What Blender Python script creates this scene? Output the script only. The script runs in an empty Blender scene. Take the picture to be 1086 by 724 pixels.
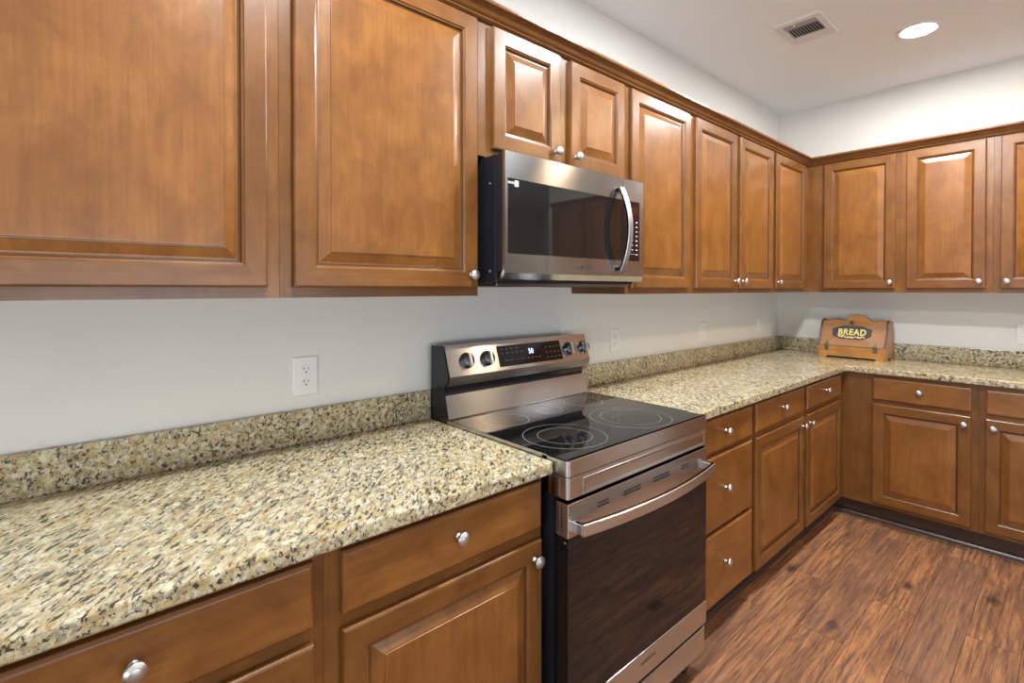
import bpy, bmesh, math, random
from mathutils import Vector, Matrix

random.seed(7)
scene = bpy.context.scene
col = scene.collection
PI = math.pi

# ------------------------------------------------------------------ camera
# corner of the two kitchen walls is the origin; main wall y = 0 (room at y < 0), far wall x = 0 (room at x < 0)
FOCAL_PX, CENTRE_V = 536.57, 312.30
CAM = Vector((-4.3277, -1.6197, 1.3934))
YAW, PITCH = 0.8426, -0.0107
cam_data = bpy.data.cameras.new('camera')
cam = bpy.data.objects.new('camera', cam_data)
col.objects.link(cam)
cam.location = CAM
cam.rotation_euler = (PI / 2 + PITCH, 0, YAW - PI / 2)
cam_data.sensor_fit = 'HORIZONTAL'
cam_data.sensor_width = 36.0
cam_data.lens = FOCAL_PX / 1086 * 36.0
cam_data.shift_y = -(362 - CENTRE_V) / 1086
cam_data.clip_start = 0.02
scene.camera = cam

# ------------------------------------------------------------------ light and exposure
FLOOR_Z, CEIL_Z = -0.047, 2.791
world = bpy.data.worlds.new('world')
scene.world = world
world.use_nodes = True
world.node_tree.nodes['Background'].inputs[0].default_value = (0.85, 0.92, 1.0, 1)
world.node_tree.nodes['Background'].inputs[1].default_value = 0.5

COOL = (0.93, 0.98, 1.0)
WARM = (1.0, 0.74, 0.47)
DOWNLIGHT_COOL, DOWNLIGHT_WARM = 720.0, 420.0
# (x, y, colour, strength, label)
DOWNLIGHTS = [
    (-0.866, -1.03, COOL, 0.72 * DOWNLIGHT_COOL, 'round white recessed downlight glowing in the ceiling near the corner'),
    (-2.33, -1.03, COOL, DOWNLIGHT_COOL, 'round recessed downlight in the ceiling in front of the microwave'),
    (-3.80, -1.06, COOL, DOWNLIGHT_COOL, 'round recessed downlight in the ceiling above the long left countertop'),
    (-1.13, -2.05, WARM, DOWNLIGHT_WARM, 'warm recessed downlight in the ceiling over the middle of the floor'),
]


def area_light(name, loc, rot, sx, sy, power, colour):
    d = bpy.data.lights.new(name, 'AREA')
    d.shape = 'RECTANGLE'
    d.size, d.size_y, d.energy, d.color = sx, sy, power, colour
    o = bpy.data.objects.new(name, d)
    col.objects.link(o)
    o.location, o.rotation_euler = loc, rot
    return o


# fill lamps added outside unseen windows behind the camera, standing in for daylight
# (tilted up to brighten the ceiling, like light bounced off bright ground)
area_light('window_fill', (-7.65, -2.9, 0.75), (0, -PI / 2 - math.radians(55), 0), 1.4, 3.0, 155.0, (0.80, 0.91, 1.0))
area_light('window_fill', (-3.4, -6.55, 0.75), (PI / 2 + math.radians(55), 0, 0), 3.6, 1.4, 155.0, (0.82, 0.92, 1.0))

scene.view_settings.view_transform = 'Standard'
scene.view_settings.look = 'None'
scene.view_settings.gamma = 1.0
scene.view_settings.use_curve_mapping = False
scene.view_settings.exposure = 0.10
scene.cycles.max_bounces = 10
scene.cycles.diffuse_bounces = 6
scene.cycles.glossy_bounces = 5
scene.cycles.caustics_reflective = False
scene.cycles.caustics_refractive = False
scene.cycles.sample_clamp_indirect = 6.0
scene.cycles.use_denoising = True


# ------------------------------------------------------------------ materials
class Nodes:
    def __init__(self, name):
        self.m = bpy.data.materials.new(name)
        self.m.use_nodes = True
        self.t = self.m.node_tree
        self.b = self.t.nodes['Principled BSDF']

    def n(self, kind, **kw):
        x = self.t.nodes.new(kind)
        for k, v in kw.items():
            setattr(x, k, v)
        return x

    def l(self, a, b):
        self.t.links.new(a, b)

    def coords(self, scale=(1, 1, 1), rot=(0, 0, 0), per_object=True):
        tc = self.n('ShaderNodeTexCoord')
        src = tc.outputs['Object']
        if per_object:
            oi = self.n('ShaderNodeObjectInfo')
            mul = self.n('ShaderNodeVectorMath', operation='SCALE')
            mul.inputs[0].default_value = (17.3, 9.1, 13.7)
            self.l(oi.outputs['Random'], mul.inputs['Scale'])
            add = self.n('ShaderNodeVectorMath', operation='ADD')
            self.l(src, add.inputs[0])
            self.l(mul.outputs[0], add.inputs[1])
            src = add.outputs[0]
        mp = self.n('ShaderNodeMapping')
        mp.inputs['Scale'].default_value = scale
        mp.inputs['Rotation'].default_value = rot
        self.l(src, mp.inputs['Vector'])
        return mp.outputs[0]

    def noise(self, vec, scale, detail=3, rough=0.5, dist=0.0):
        x = self.n('ShaderNodeTexNoise')
        x.inputs['Scale'].default_value = scale
        x.inputs['Detail'].default_value = detail
        x.inputs['Roughness'].default_value = rough
        x.inputs['Distortion'].default_value = dist
        self.l(vec, x.inputs['Vector'])
        return x.outputs['Fac']

    def ramp(self, fac, stops, interp='LINEAR'):
        r = self.n('ShaderNodeValToRGB')
        r.color_ramp.interpolation = interp
        els = r.color_ramp.elements
        while len(els) < len(stops):
            els.new(0.5)
        for e, (p, c) in zip(els, stops):
            e.position = p
            e.color = (c, c, c, 1) if isinstance(c, (int, float)) else (*c, 1)
        self.l(fac, r.inputs[0])
        return r.outputs[0]

    def mix(self, fac, a, b, mode='MIX'):
        x = self.n('ShaderNodeMix', data_type='RGBA', blend_type=mode)
        for sock, v in ((x.inputs['Factor'], fac), (x.inputs['A'], a), (x.inputs['B'], b)):
            if hasattr(v, 'is_linked'):
                self.l(v, sock)
            elif isinstance(v, (int, float)):
                sock.default_value = v
            else:
                sock.default_value = (*v, 1)
        return x.outputs['Result']

    def base(self, c):
        self.l(c, self.b.inputs['Base Color'])

    def bump(self, h, strength, dist=0.001):
        x = self.n('ShaderNodeBump')
        x.inputs['Strength'].default_value = strength
        x.inputs['Distance'].default_value = dist
        self.l(h, x.inputs['Height'])
        self.l(x.outputs[0], self.b.inputs['Normal'])

    def set(self, **kw):
        for k, v in kw.items():
            self.b.inputs[k.replace('_', ' ')].default_value = v
        return self


def plain(name, c, rough=0.5, metal=0.0, emit=None, strength=0.0, coat=0.0, spec=0.5):
    k = Nodes(name)
    v = k.coords()
    k.base(k.mix(k.noise(v, 40, 2), tuple(x * 0.94 for x in c), tuple(min(1, x * 1.05) for x in c)))
    k.set(Roughness=rough, Metallic=metal)
    k.b.inputs['Specular IOR Level'].default_value = spec
    k.b.inputs['Coat Weight'].default_value = coat
    k.b.inputs['Coat Roughness'].default_value = 0.08
    if emit:
        k.b.inputs['Emission Color'].default_value = (*emit, 1)
        k.b.inputs['Emission Strength'].default_value = strength
    return k.m


WOOD_LIGHT, WOOD_DARK = (0.268, 0.105, 0.022), (0.170, 0.059, 0.0105)


def wood(name, grain, light=WOOD_LIGHT, dark=WOOD_DARK, rough=0.30):
    """maple with a warm stain; GRAIN is the axis (0 x, 1 y, 2 z) the grain runs along"""
    k = Nodes(name)
    s = [1.0, 1.0, 1.0]
    s[grain] = 0.05
    s2 = [1.0, 1.0, 1.0]
    s2[grain] = 0.75
    fine = k.noise(k.coords(tuple(s)), 130, 4, 0.6)
    streak = k.noise(k.coords(tuple(s)), 34, 4, 0.6, 0.4)
    blotch = k.noise(k.coords(tuple(s2)), 10.0, 4, 0.6, 0.5)
    c = k.mix(k.ramp(blotch, [(0.32, 0.0), (0.68, 1.0)]), dark, light)
    c = k.mix(k.ramp(streak, [(0.34, 0.20), (0.50, 0.0)]), c, tuple(x * 0.72 for x in dark))
    c = k.mix(k.ramp(fine, [(0.40, 0.22), (0.56, 0.0)]), c, tuple(x * 0.6 for x in dark))
    oi = k.n('ShaderNodeObjectInfo')
    hsv = k.n('ShaderNodeHueSaturation')
    mr = k.n('ShaderNodeMapRange')
    mr.inputs['To Min'].default_value, mr.inputs['To Max'].default_value = 0.93, 1.06
    k.l(oi.outputs['Random'], mr.inputs['Value'])
    k.l(mr.outputs[0], hsv.inputs['Value'])
    k.l(c, hsv.inputs['Color'])
    k.base(hsv.outputs[0])
    k.set(Roughness=rough)
    k.b.inputs['Coat Weight'].default_value = 0.12
    k.b.inputs['Coat Roughness'].default_value = 0.22
    k.bump(fine, 0.06, 0.0006)
    return k.m


def granite(name, turn=math.radians(52)):
    """cream and honey ground with grey and black flecks drawn out along one direction"""
    k = Nodes(name)
    v = k.coords(per_object=False)
    rt = k.coords((1, 1, 1), (0, 0, -turn), per_object=False)
    m2 = k.n('ShaderNodeMapping')
    m2.inputs['Scale'].default_value = (0.36, 1.0, 0.8)
    k.l(rt, m2.inputs['Vector'])
    st = m2.outputs[0]
    c = k.mix(k.ramp(k.noise(v, 46, 4, 0.6), [(0.38, 0.0), (0.60, 1.0)]), (0.41, 0.325, 0.165), (0.63, 0.565, 0.405))
    gold = k.ramp(k.noise(st, 50, 4, 0.62, 0.3), [(0.48, 0.0), (0.64, 0.75)])
    c = k.mix(gold, c, (0.40, 0.265, 0.090))
    rust = k.ramp(k.noise(v, 80, 3, 0.6), [(0.60, 0.0), (0.70, 0.7)])
    c = k.mix(rust, c, (0.25, 0.130, 0.040))
    grey = k.ramp(k.noise(st, 95, 5, 0.68, 0.4), [(0.50, 0.0), (0.60, 0.8)])
    c = k.mix(grey, c, (0.21, 0.20, 0.155))
    cluster = k.ramp(k.noise(v, 8, 2), [(0.35, 0.0), (0.62, 0.06)])
    fl = k.n('ShaderNodeMath', operation='ADD')
    k.l(k.noise(st, 120, 4, 0.66, 0.5), fl.inputs[0])
    k.l(cluster, fl.inputs[1])
    black = k.ramp(fl.outputs[0], [(0.565, 0.0), (0.635, 0.95)])
    c = k.mix(black, c, (0.032, 0.028, 0.024))
    garnet = k.ramp(k.noise(v, 120, 1), [(0.74, 0.0), (0.76, 1.0)])
    c = k.mix(garnet, c, (0.10, 0.028, 0.018))
    k.base(c)
    k.set(Roughness=0.14)
    k.b.inputs['Specular IOR Level'].default_value = 0.6
    return k.m


def steel(name, base=(0.62, 0.615, 0.61), rough=0.23, axis=(1, 0, 0), aniso=0.92):
    k = Nodes(name)
    s = [900.0, 900.0, 900.0]
    s['xyz'.index({(1, 0, 0): 'x', (0, 1, 0): 'y', (0, 0, 1): 'z'}[axis])] = 6.0
    br = k.noise(k.coords(tuple(s)), 1.0, 2)
    k.base(k.mix(br, tuple(x * 0.92 for x in base), tuple(min(1, x * 1.06) for x in base)))
    k.set(Metallic=1.0, Roughness=rough, Anisotropic=aniso)
    cx = k.n('ShaderNodeCombineXYZ')          # the highlight stretches across the brushing
    across = (0, 0, 1) if axis != (0, 0, 1) else (1, 0, 0)
    for i in range(3):
        cx.inputs[i].default_value = across[i]
    k.l(cx.outputs[0], k.b.inputs['Tangent'])
    return k.m


def floor_material():
    k = Nodes('hickory_plank_floor')
    v = k.coords(per_object=False)
    off = k.n('ShaderNodeVectorMath', operation='ADD')
    off.inputs[1].default_value = (0.31, 0.012, 0)
    k.l(v, off.inputs[0])
    br = k.n('ShaderNodeTexBrick')
    br.offset, br.offset_frequency, br.squash = 0.37, 2, 1.0
    k.l(off.outputs[0], br.inputs['Vector'])
    for nm, val in (('Scale', 1.0), ('Mortar Size', 0.0011), ('Mortar Smooth', 0.2), ('Bias', 0.0), ('Brick Width', 1.21), ('Row Height', 0.163)):
        br.inputs[nm].default_value = val
    br.inputs['Color1'].default_value = (0, 0, 0, 1)
    br.inputs['Color2'].default_value = (1, 1, 1, 1)
    br.inputs['Mortar'].default_value = (0.5, 0.5, 0.5, 1)
    tone = br.outputs['Color']
    mul = k.n('ShaderNodeVectorMath', operation='MULTIPLY')
    mul.inputs[1].default_value = (7.0, 3.0, 11.0)
    k.l(tone, mul.inputs[0])
    add = k.n('ShaderNodeVectorMath', operation='ADD')
    k.l(v, add.inputs[0])
    k.l(mul.outputs[0], add.inputs[1])

    def mp(scale):
        m = k.n('ShaderNodeMapping')
        m.inputs['Scale'].default_value = scale
        k.l(add.outputs[0], m.inputs['Vector'])
        return m.outputs[0]
    long_ = k.noise(mp((0.045, 1.0, 1.0)), 75, 5, 0.68, 0.25)
    figure = k.noise(mp((0.15, 1.0, 1.0)), 10.0, 4, 0.62, 1.8)
    fine = k.noise(mp((0.05, 1.0, 1.0)), 260, 3, 0.6)
    c = k.mix(k.ramp(figure, [(0.34, 0.0), (0.64, 1.0)]), (0.19, 0.085, 0.045), (0.42, 0.188, 0.078))
    c = k.mix(k.ramp(long_, [(0.40, 0.85), (0.52, 0.0)]), c, (0.115, 0.060, 0.042))
    c = k.mix(k.ramp(long_, [(0.58, 0.0), (0.70, 0.6)]), c, (0.52, 0.285, 0.145))
    c = k.mix(k.ramp(fine, [(0.38, 0.40), (0.50, 0.0)]), c, (0.075, 0.042, 0.034))
    # knots
    vo = k.n('ShaderNodeTexVoronoi')
    vo.inputs['Scale'].default_value = 4.6
    k.l(mp((0.42, 1.0, 1.0)), vo.inputs['Vector'])
    wob = k.n('ShaderNodeMath', operation='MULTIPLY_ADD')
    k.l(k.noise(mp((0.5, 1.0, 1.0)), 34, 3), wob.inputs[0])
    wob.inputs[1].default_value = 0.16
    k.l(vo.outputs['Distance'], wob.inputs[2])
    c = k.mix(k.ramp(wob.outputs[0], [(0.125, 0.9), (0.225, 0.0)]), c, (0.040, 0.022, 0.017))
    c = k.mix(k.ramp(tone, [(0.0, 0.45), (0.5, 0.0)]), c, (0.15, 0.085, 0.065))
    c = k.mix(br.outputs['Fac'], c, (0.030, 0.016, 0.011))
    k.base(c)
    k.l(k.ramp(fine, [(0.3, 0.42), (0.7, 0.30)]), k.b.inputs['Roughness'])
    k.bump(long_, 0.14, 0.0015)
    return k.m


def wall_material(name, c, scale=260, strength=0.05):
    k = Nodes(name)
    v = k.coords(per_object=False)
    k.base(k.mix(k.noise(v, 3, 2), tuple(x * 0.98 for x in c), tuple(min(1, x * 1.02) for x in c)))
    k.set(Roughness=0.75)
    k.b.inputs['Specular IOR Level'].default_value = 0.25
    k.bump(k.noise(v, scale, 3), strength, 0.001)
    return k.m


M = {}
M['wall'] = wall_material('painted_wall', (0.70, 0.675, 0.635))
M['ceiling'] = wall_material('ceiling_paint', (0.83, 0.87, 0.89), 120, 0.08)
M['floor'] = floor_material()
M['wood_v'] = wood('stained_maple_upright', 2)
M['wood_h'] = wood('stained_maple_level', 0)
M['groove_shade_glaze'] = wood('shaded_glazed_groove', 2, (0.100, 0.038, 0.009), (0.070, 0.026, 0.006))  # door grooves: dark glaze, with the groove's shadow put into the colour too
M['frame_v'] = wood('stained_maple_frame_upright', 2, tuple(x * 0.80 for x in WOOD_LIGHT), tuple(x * 0.80 for x in WOOD_DARK))
M['frame_h'] = wood('stained_maple_frame_level', 0, tuple(x * 0.80 for x in WOOD_LIGHT), tuple(x * 0.80 for x in WOOD_DARK))
M['granite'] = granite('speckled_granite')
M['steel'] = steel('brushed_steel')
M['steel_satin'] = steel('satin_brushed_steel', (0.47, 0.465, 0.46), 0.18)
M['steel_dark'] = steel('dark_brushed_steel', (0.30, 0.29, 0.28), 0.3)
M['steel_handle'] = steel('satin_steel_handle', (0.50, 0.51, 0.52), 0.42, (0, 0, 1), 0.2)
M['steel_bar'] = steel('satin_steel_bar', (0.72, 0.715, 0.71), 0.30, (1, 0, 0), 0.4)
M['nickel'] = plain('satin_nickel', (0.58, 0.56, 0.53), 0.38, 1.0)
M['black'] = plain('black_enamel', (0.012, 0.013, 0.018), 0.22)
M['black_plastic'] = plain('black_plastic', (0.015, 0.015, 0.016), 0.45)
M['glass'] = plain('black_glass', (0.006, 0.006, 0.007), 0.035, spec=0.55)
M['mirror_glass'] = plain('dark_mirror_glass', (0.010, 0.009, 0.009), 0.03, spec=1.0)
M['panel_black'] = plain('display_glass', (0.012, 0.008, 0.009), 0.08)
M['ring'] = plain('printed_grey_ring', (0.24, 0.23, 0.22), 0.3)
M['graphite'] = plain('graphite_knob', (0.12, 0.122, 0.127), 0.25, 0.8)
M['white_plastic'] = plain('white_plastic', (0.74, 0.72, 0.69), 0.35)
M['slot'] = plain('dark_slot', (0.02, 0.018, 0.016), 0.6)
M['vent_dark'] = plain('vent_cavity', (0.045, 0.05, 0.065), 0.7)
M['vent_white'] = plain('white_enamel', (0.72, 0.71, 0.70), 0.45)
M['vent_grey'] = plain('grey_damper', (0.36, 0.36, 0.38), 0.5)
M['digits'] = plain('blue_white_digits', (0.5, 0.6, 1.0), 0.4, emit=(0.35, 0.5, 1.0), strength=3.5)
M['print'] = plain('grey_print', (0.085, 0.075, 0.075), 0.5)
M['print_light'] = plain('white_print', (0.55, 0.54, 0.53), 0.5)
M['print_dark'] = plain('dark_print', (0.05, 0.045, 0.045), 0.5)
M['sticker'] = plain('white_sticker', (0.78, 0.78, 0.78), 0.5)
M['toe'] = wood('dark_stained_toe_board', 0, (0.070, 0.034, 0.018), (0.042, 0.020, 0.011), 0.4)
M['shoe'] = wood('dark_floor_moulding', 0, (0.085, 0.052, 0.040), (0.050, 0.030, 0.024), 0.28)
M['crown'] = wood('stained_crown', 0, (0.20, 0.080, 0.022), (0.14, 0.052, 0.013), 0.3)
M['oak'] = wood('orange_pine', 0, (0.50, 0.235, 0.060), (0.34, 0.135, 0.030), 0.35)
M['oak_lid'] = wood('worn_pine_lid', 0, (0.36, 0.19, 0.088), (0.26, 0.125, 0.055), 0.3)
M['oak_side'] = wood('orange_pine_side', 2, (0.40, 0.185, 0.052), (0.25, 0.10, 0.028), 0.35)
M['oak_edge'] = plain('dark_edge_stain', (0.060, 0.026, 0.014), 0.4)
M['sign'] = plain('black_painted_plaque', (0.030, 0.030, 0.040), 0.4)
M['sign_gold'] = plain('gold_paint', (0.62, 0.50, 0.12), 0.45)
M['sign_flower'] = plain('cream_flower_paint', (0.68, 0.50, 0.26), 0.5)
M['sign_leaf'] = plain('green_leaf_paint', (0.20, 0.28, 0.05), 0.5)
M['pewter'] = plain('dark_pewter', (0.13, 0.13, 0.12), 0.4, 0.8)
M['knob_wood'] = plain('dark_glossy_wood', (0.075, 0.026, 0.014), 0.15, coat=0.6)
M['window_white'] = plain('white_window_paint', (0.8, 0.8, 0.78), 0.4)


def lens_material(name, colour, strength):
    k = Nodes(name)
    k.set(Roughness=0.4)
    k.b.inputs['Base Color'].default_value = (0.9, 0.9, 0.9, 1)
    k.b.inputs['Emission Color'].default_value = (*colour, 1)
    k.b.inputs['Emission Strength'].default_value = strength
    return k.m


# ------------------------------------------------------------------ mesh helpers
class MB:
    """collects shapes into one mesh; every shape can carry a material slot"""

    def __init__(self):
        self.bm = bmesh.new()
        self.slot = 0
        self.smooth = False

    def _face(self, vs):
        try:
            f = self.bm.faces.new(vs)
        except ValueError:
            return None
        f.material_index = self.slot
        f.smooth = self.smooth
        return f

    def box(self, x0, x1, y0, y1, z0, z1, bevel=0.0, seg=2):
        if x0 > x1: x0, x1 = x1, x0
        if y0 > y1: y0, y1 = y1, y0
        if z0 > z1: z0, z1 = z1, z0
        v = [self.bm.verts.new((x, y, z)) for z in (z0, z1) for y in (y0, y1) for x in (x0, x1)]
        fs = [self._face([v[i] for i in q]) for q in ((0, 2, 3, 1), (4, 5, 7, 6), (0, 1, 5, 4), (2, 6, 7, 3), (0, 4, 6, 2), (1, 3, 7, 5))]
        if bevel:
            es = list({e for f in fs for e in f.edges})
            r = bmesh.ops.bevel(self.bm, geom=es, offset=bevel, segments=seg, affect='EDGES', profile=0.5)
            for f in r['faces']:
                f.material_index = self.slot
        return self

    def prism(self, poly, axis, a, b, smooth=False):
        """extrude a closed 2-D outline along an axis: 0 -> (y, z), 1 -> (x, z), 2 -> (x, y)"""
        def P(p, t):
            return ((t, p[0], p[1]), (p[0], t, p[1]), (p[0], p[1], t))[axis]
        va = [self.bm.verts.new(P(p, a)) for p in poly]
        vb = [self.bm.verts.new(P(p, b)) for p in poly]
        n = len(poly)
        self._face(va[::-1])
        self._face(vb)
        for i in range(n):
            f = self._face([va[i], va[(i + 1) % n], vb[(i + 1) % n], vb[i]])
            if f and smooth: f.smooth = True
        return self

    def loft(self, rings, closed=True, cap0=True, cap1=True, smooth=True):
        vr = [[self.bm.verts.new(p) for p in r] for r in rings]
        n = len(rings[0])
        for a, b in zip(vr, vr[1:]):
            for i in range(n if closed else n - 1):
                f = self._face([a[i], a[(i + 1) % n], b[(i + 1) % n], b[i]])
                if f: f.smooth = smooth
        if cap0: self._face(vr[0][::-1])
        if cap1: self._face(vr[-1])
        return self

    def lathe(self, prof, origin, axis, seg=24, smooth=True):
        """PROF: (distance along axis, radius)"""
        ax = Vector(axis).normalized()
        u = ax.orthogonal().normalized()
        w = ax.cross(u)
        o = Vector(origin)
        rings = []
        for t, r in prof:
            rings.append([o + ax * t + (u * math.cos(2 * PI * i / seg) + w * math.sin(2 * PI * i / seg)) * max(r, 1e-5) for i in range(seg)])
        return self.loft(rings, smooth=smooth)

    def ring(self, c, axis, r0, r1, t0, t1, seg=48):
        ax = Vector(axis).normalized()
        u = ax.orthogonal().normalized()
        w = ax.cross(u)
        o = Vector(c)
        def circ(r, t): return [o + ax * t + (u * math.cos(2 * PI * i / seg) + w * math.sin(2 * PI * i / seg)) * r for i in range(seg)]
        rs = [circ(r0, t0), circ(r1, t0), circ(r1, t1), circ(r0, t1)]
        return self.loft(rs + [rs[0]], cap0=False, cap1=False, smooth=False)

    def build(self, name, mats, parent=None, off=None, bevel=0.0, smooth_angle=None):
        bm = self.bm
        bmesh.ops.remove_doubles(bm, verts=bm.verts, dist=1e-6)
        if off is not None:
            bmesh.ops.translate(bm, verts=bm.verts, vec=-Vector(off))
        bmesh.ops.recalc_face_normals(bm, faces=bm.faces)
        me = bpy.data.meshes.new(name)
        bm.to_mesh(me)
        bm.free()
        if not isinstance(mats, (list, tuple)): mats = [mats]
        for m in mats: me.materials.append(m)
        o = bpy.data.objects.new(name, me)
        col.objects.link(o)
        if parent: o.parent = parent
        if bevel:
            md = o.modifiers.new('edge', 'BEVEL')
            md.width, md.segments, md.limit_method, md.angle_limit = bevel, 2, 'ANGLE', math.radians(40)
        return o


def tag(o, label=None, cat=None, group=None, kind=None):
    for k, v in (('label', label), ('category', cat), ('group', group), ('kind', kind)):
        if v: o[k] = v
    return o


def empty(name, loc, rz=0.0):
    o = bpy.data.objects.new(name, None)
    o.empty_display_size = 0.1
    col.objects.link(o)
    o.location, o.rotation_euler = loc, (0, 0, rz)
    return o


def copy_tree(o, parent=None):
    c = o.copy()
    col.objects.link(c)
    if parent: c.parent = parent
    for ch in list(o.children):
        copy_tree(ch, c)
    return c


def text_mesh(body, size, depth, xscale=1.0, offset=0.0, spacing=1.0):
    """letters as a mesh lying in x (reading direction) / z (up), facing -y, centred on the origin"""
    cu = bpy.data.curves.new('letters', 'FONT')
    cu.body, cu.size, cu.extrude, cu.offset = body, size, depth / 2, offset
    cu.align_x, cu.align_y = 'CENTER', 'CENTER'
    cu.space_character = spacing
    cu.resolution_u = 3
    tmp = bpy.data.objects.new('letters', cu)
    col.objects.link(tmp)
    dg = bpy.context.evaluated_depsgraph_get()
    me = bpy.data.meshes.new_from_object(tmp.evaluated_get(dg))
    bpy.data.objects.remove(tmp)
    bpy.data.curves.remove(cu)
    me.transform(Matrix.Rotation(PI / 2, 4, 'X') @ Matrix.Diagonal((xscale, 1, 1, 1)))
    return me


def text(name, body, size, depth, loc, m, parent, xscale=1.0, offset=0.0, spacing=1.0, rot=(0, 0, 0)):
    me = text_mesh(body, size, depth, xscale, offset, spacing)
    me.name = name
    me.materials.clear()
    me.materials.append(m)
    o = bpy.data.objects.new(name, me)
    col.objects.link(o)
    o.parent = parent
    o.location, o.rotation_euler = loc, rot
    return o


# ------------------------------------------------------------------ the room
def struct(name, mb, m):
    return tag(mb.build(name, m), kind='structure')


XL, YB, XH = -7.0, -5.9, 2.4          # left wall, back wall, end of the dim hall beyond the far wall
FAR_END = -3.42                       # far wall stops here; a hall opens behind it
struct('floor', MB().box(XL - .1, XH, YB - .1, 0.1, FLOOR_Z - .1, FLOOR_Z), M['floor'])
struct('ceiling', MB().box(XL - .1, XH, YB - .1, 0.1, CEIL_Z, CEIL_Z + .1), M['ceiling'])
struct('wall_main', MB().box(XL - .1, 0.1, 0.0, 0.1, FLOOR_Z, CEIL_Z), M['wall'])
struct('wall_far', MB().box(0.0, 0.1, FAR_END, 0.0, FLOOR_Z, CEIL_Z), M['wall'])
struct('wall_hall', MB().box(XH, XH + .1, YB, FAR_END + 1.5, FLOOR_Z, CEIL_Z).box(0.1, XH, FAR_END + 1.4, FAR_END + 1.5, FLOOR_Z, CEIL_Z), M['wall'])
w = MB()
w.box(XL - .1, XL, YB, -4.4, FLOOR_Z, CEIL_Z).box(XL - .1, XL, -1.4, 0.0, FLOOR_Z, CEIL_Z)
w.box(XL - .1, XL, -4.4, -1.4, FLOOR_Z, 0.4).box(XL - .1, XL, -4.4, -1.4, 2.3, CEIL_Z)
struct('wall_left', w, M['wall'])
w = MB()
w.box(XL, -5.2, YB - .1, YB, FLOOR_Z, CEIL_Z).box(-1.6, XH, YB - .1, YB, FLOOR_Z, CEIL_Z)
w.box(-5.2, -1.6, YB - .1, YB, FLOOR_Z, 0.4).box(-5.2, -1.6, YB - .1, YB, 2.3, CEIL_Z)
struct('wall_back', w, M['wall'])
w = MB()
for y in (-4.4, -2.93, -1.44): w.box(XL - .07, XL - .02, y, y + .05, 0.4, 2.3)
for z in (0.4, 1.33, 2.25): w.box(XL - .07, XL - .02, -4.4, -1.4, z, z + .05)
struct('window_1', w, M['window_white'])
w = MB()
for x in (-5.2, -4.02, -2.83, -1.65): w.box(x, x + .05, YB - .07, YB - .02, 0.4, 2.3)
for z in (0.4, 1.33, 2.25): w.box(-5.2, -1.6, YB - .07, YB - .02, z, z + .05)
struct('window_2', w, M['window_white'])

# ------------------------------------------------------------------ cabinets
UPPER_D, BASE_D, DOOR_T = 0.307, 0.610, 0.0195
U_Z0, U_Z1 = 1.372, 2.289
B_Z0, B_Z1 = 0.068, 0.878


def run_root(name, run, s0, z):
    """a unit's Empty; S is measured along the wall (x on the main wall, -y on the far wall)"""
    return empty(name, (s0, 0, z)) if run == 'main' else empty(name, (0, -s0, z), -PI / 2)


KNOB_PROF = [(0, 0.0085), (0.0015, 0.0085), (0.003, 0.0058), (0.012, 0.0052), (0.0155, 0.0075), (0.017, 0.0135), (0.0195, 0.0162),
             (0.0225, 0.0165), (0.0255, 0.0150), (0.0262, 0.0128), (0.0278, 0.0120), (0.0290, 0.0085), (0.0298, 0.0040), (0.0300, 0.0002)]
knob_mesh = None


def add_knob(parent, x, y, z):
    global knob_mesh
    if knob_mesh is None:
        mb = MB()
        mb.lathe(KNOB_PROF, (0, 0, 0), (0, -1, 0), 24)
        o = mb.build('knob', M['nickel'])
        knob_mesh = o.data
        bpy.data.objects.remove(o)
    o = bpy.data.objects.new('knob', knob_mesh)
    col.objects.link(o)
    o.parent = parent
    o.location = (x, y, z)
    tag(o, 'satin nickel mushroom knob')
    return o


def rect_ring(x0, x1, z0, z1, y, d):
    return [(x0 + d, y, z0 + d), (x1 - d, y, z0 + d), (x1 - d, y, z1 - d), (x0 + d, y, z1 - d)]


def raised_door(parent, x0, x1, z0, z1, yf, knob=None):
    """mitred frame with a raised centre panel; YF is the plane the door hangs on"""
    f = MB()
    y = lambda h: yf - h
    T = DOOR_T
    prof = [(0, 0.001), (0, T - 0.005), (0.0015, T - 0.002), (0.005, T), (0.050, T), (0.0525, T - 0.003), (0.0565, T - 0.0045), (0.059, T - 0.0095), (0.0625, T - 0.0105), (0.0625, 0.001)]
    rings = [rect_ring(x0, x1, z0, z1, y(h), d) for d, h in prof]
    vr = [[f.bm.verts.new(p) for p in r] for r in rings]
    for n, (a, b) in enumerate(zip(vr, vr[1:])):
        for i in range(4):
            f.slot = 2 if n in (6, 7) else 1 if i in (0, 2) else 0
            f._face([a[i], a[(i + 1) % 4], b[(i + 1) % 4], b[i]])
    a, b = vr[-1], vr[0]
    for i in range(4):
        f._face([a[i], a[(i + 1) % 4], b[(i + 1) % 4], b[i]])
    door = f.build('door', [M['frame_v'], M['frame_h'], M['groove_shade_glaze']], parent)
    p = MB()
    prof = [(0.0628, 0.002), (0.0628, T - 0.0115), (0.0665, T - 0.0110), (0.090, T - 0.0035), (0.0925, T - 0.0032), (0.0935, T - 0.0012), (0.0955, T - 0.001)]
    p.loft([rect_ring(x0, x1, z0, z1, y(h), d) for d, h in prof], smooth=False)
    p.build('centre_panel', M['wood_v'], door)
    if knob: add_knob(door, knob[0], yf - T, knob[1])
    return door


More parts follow.
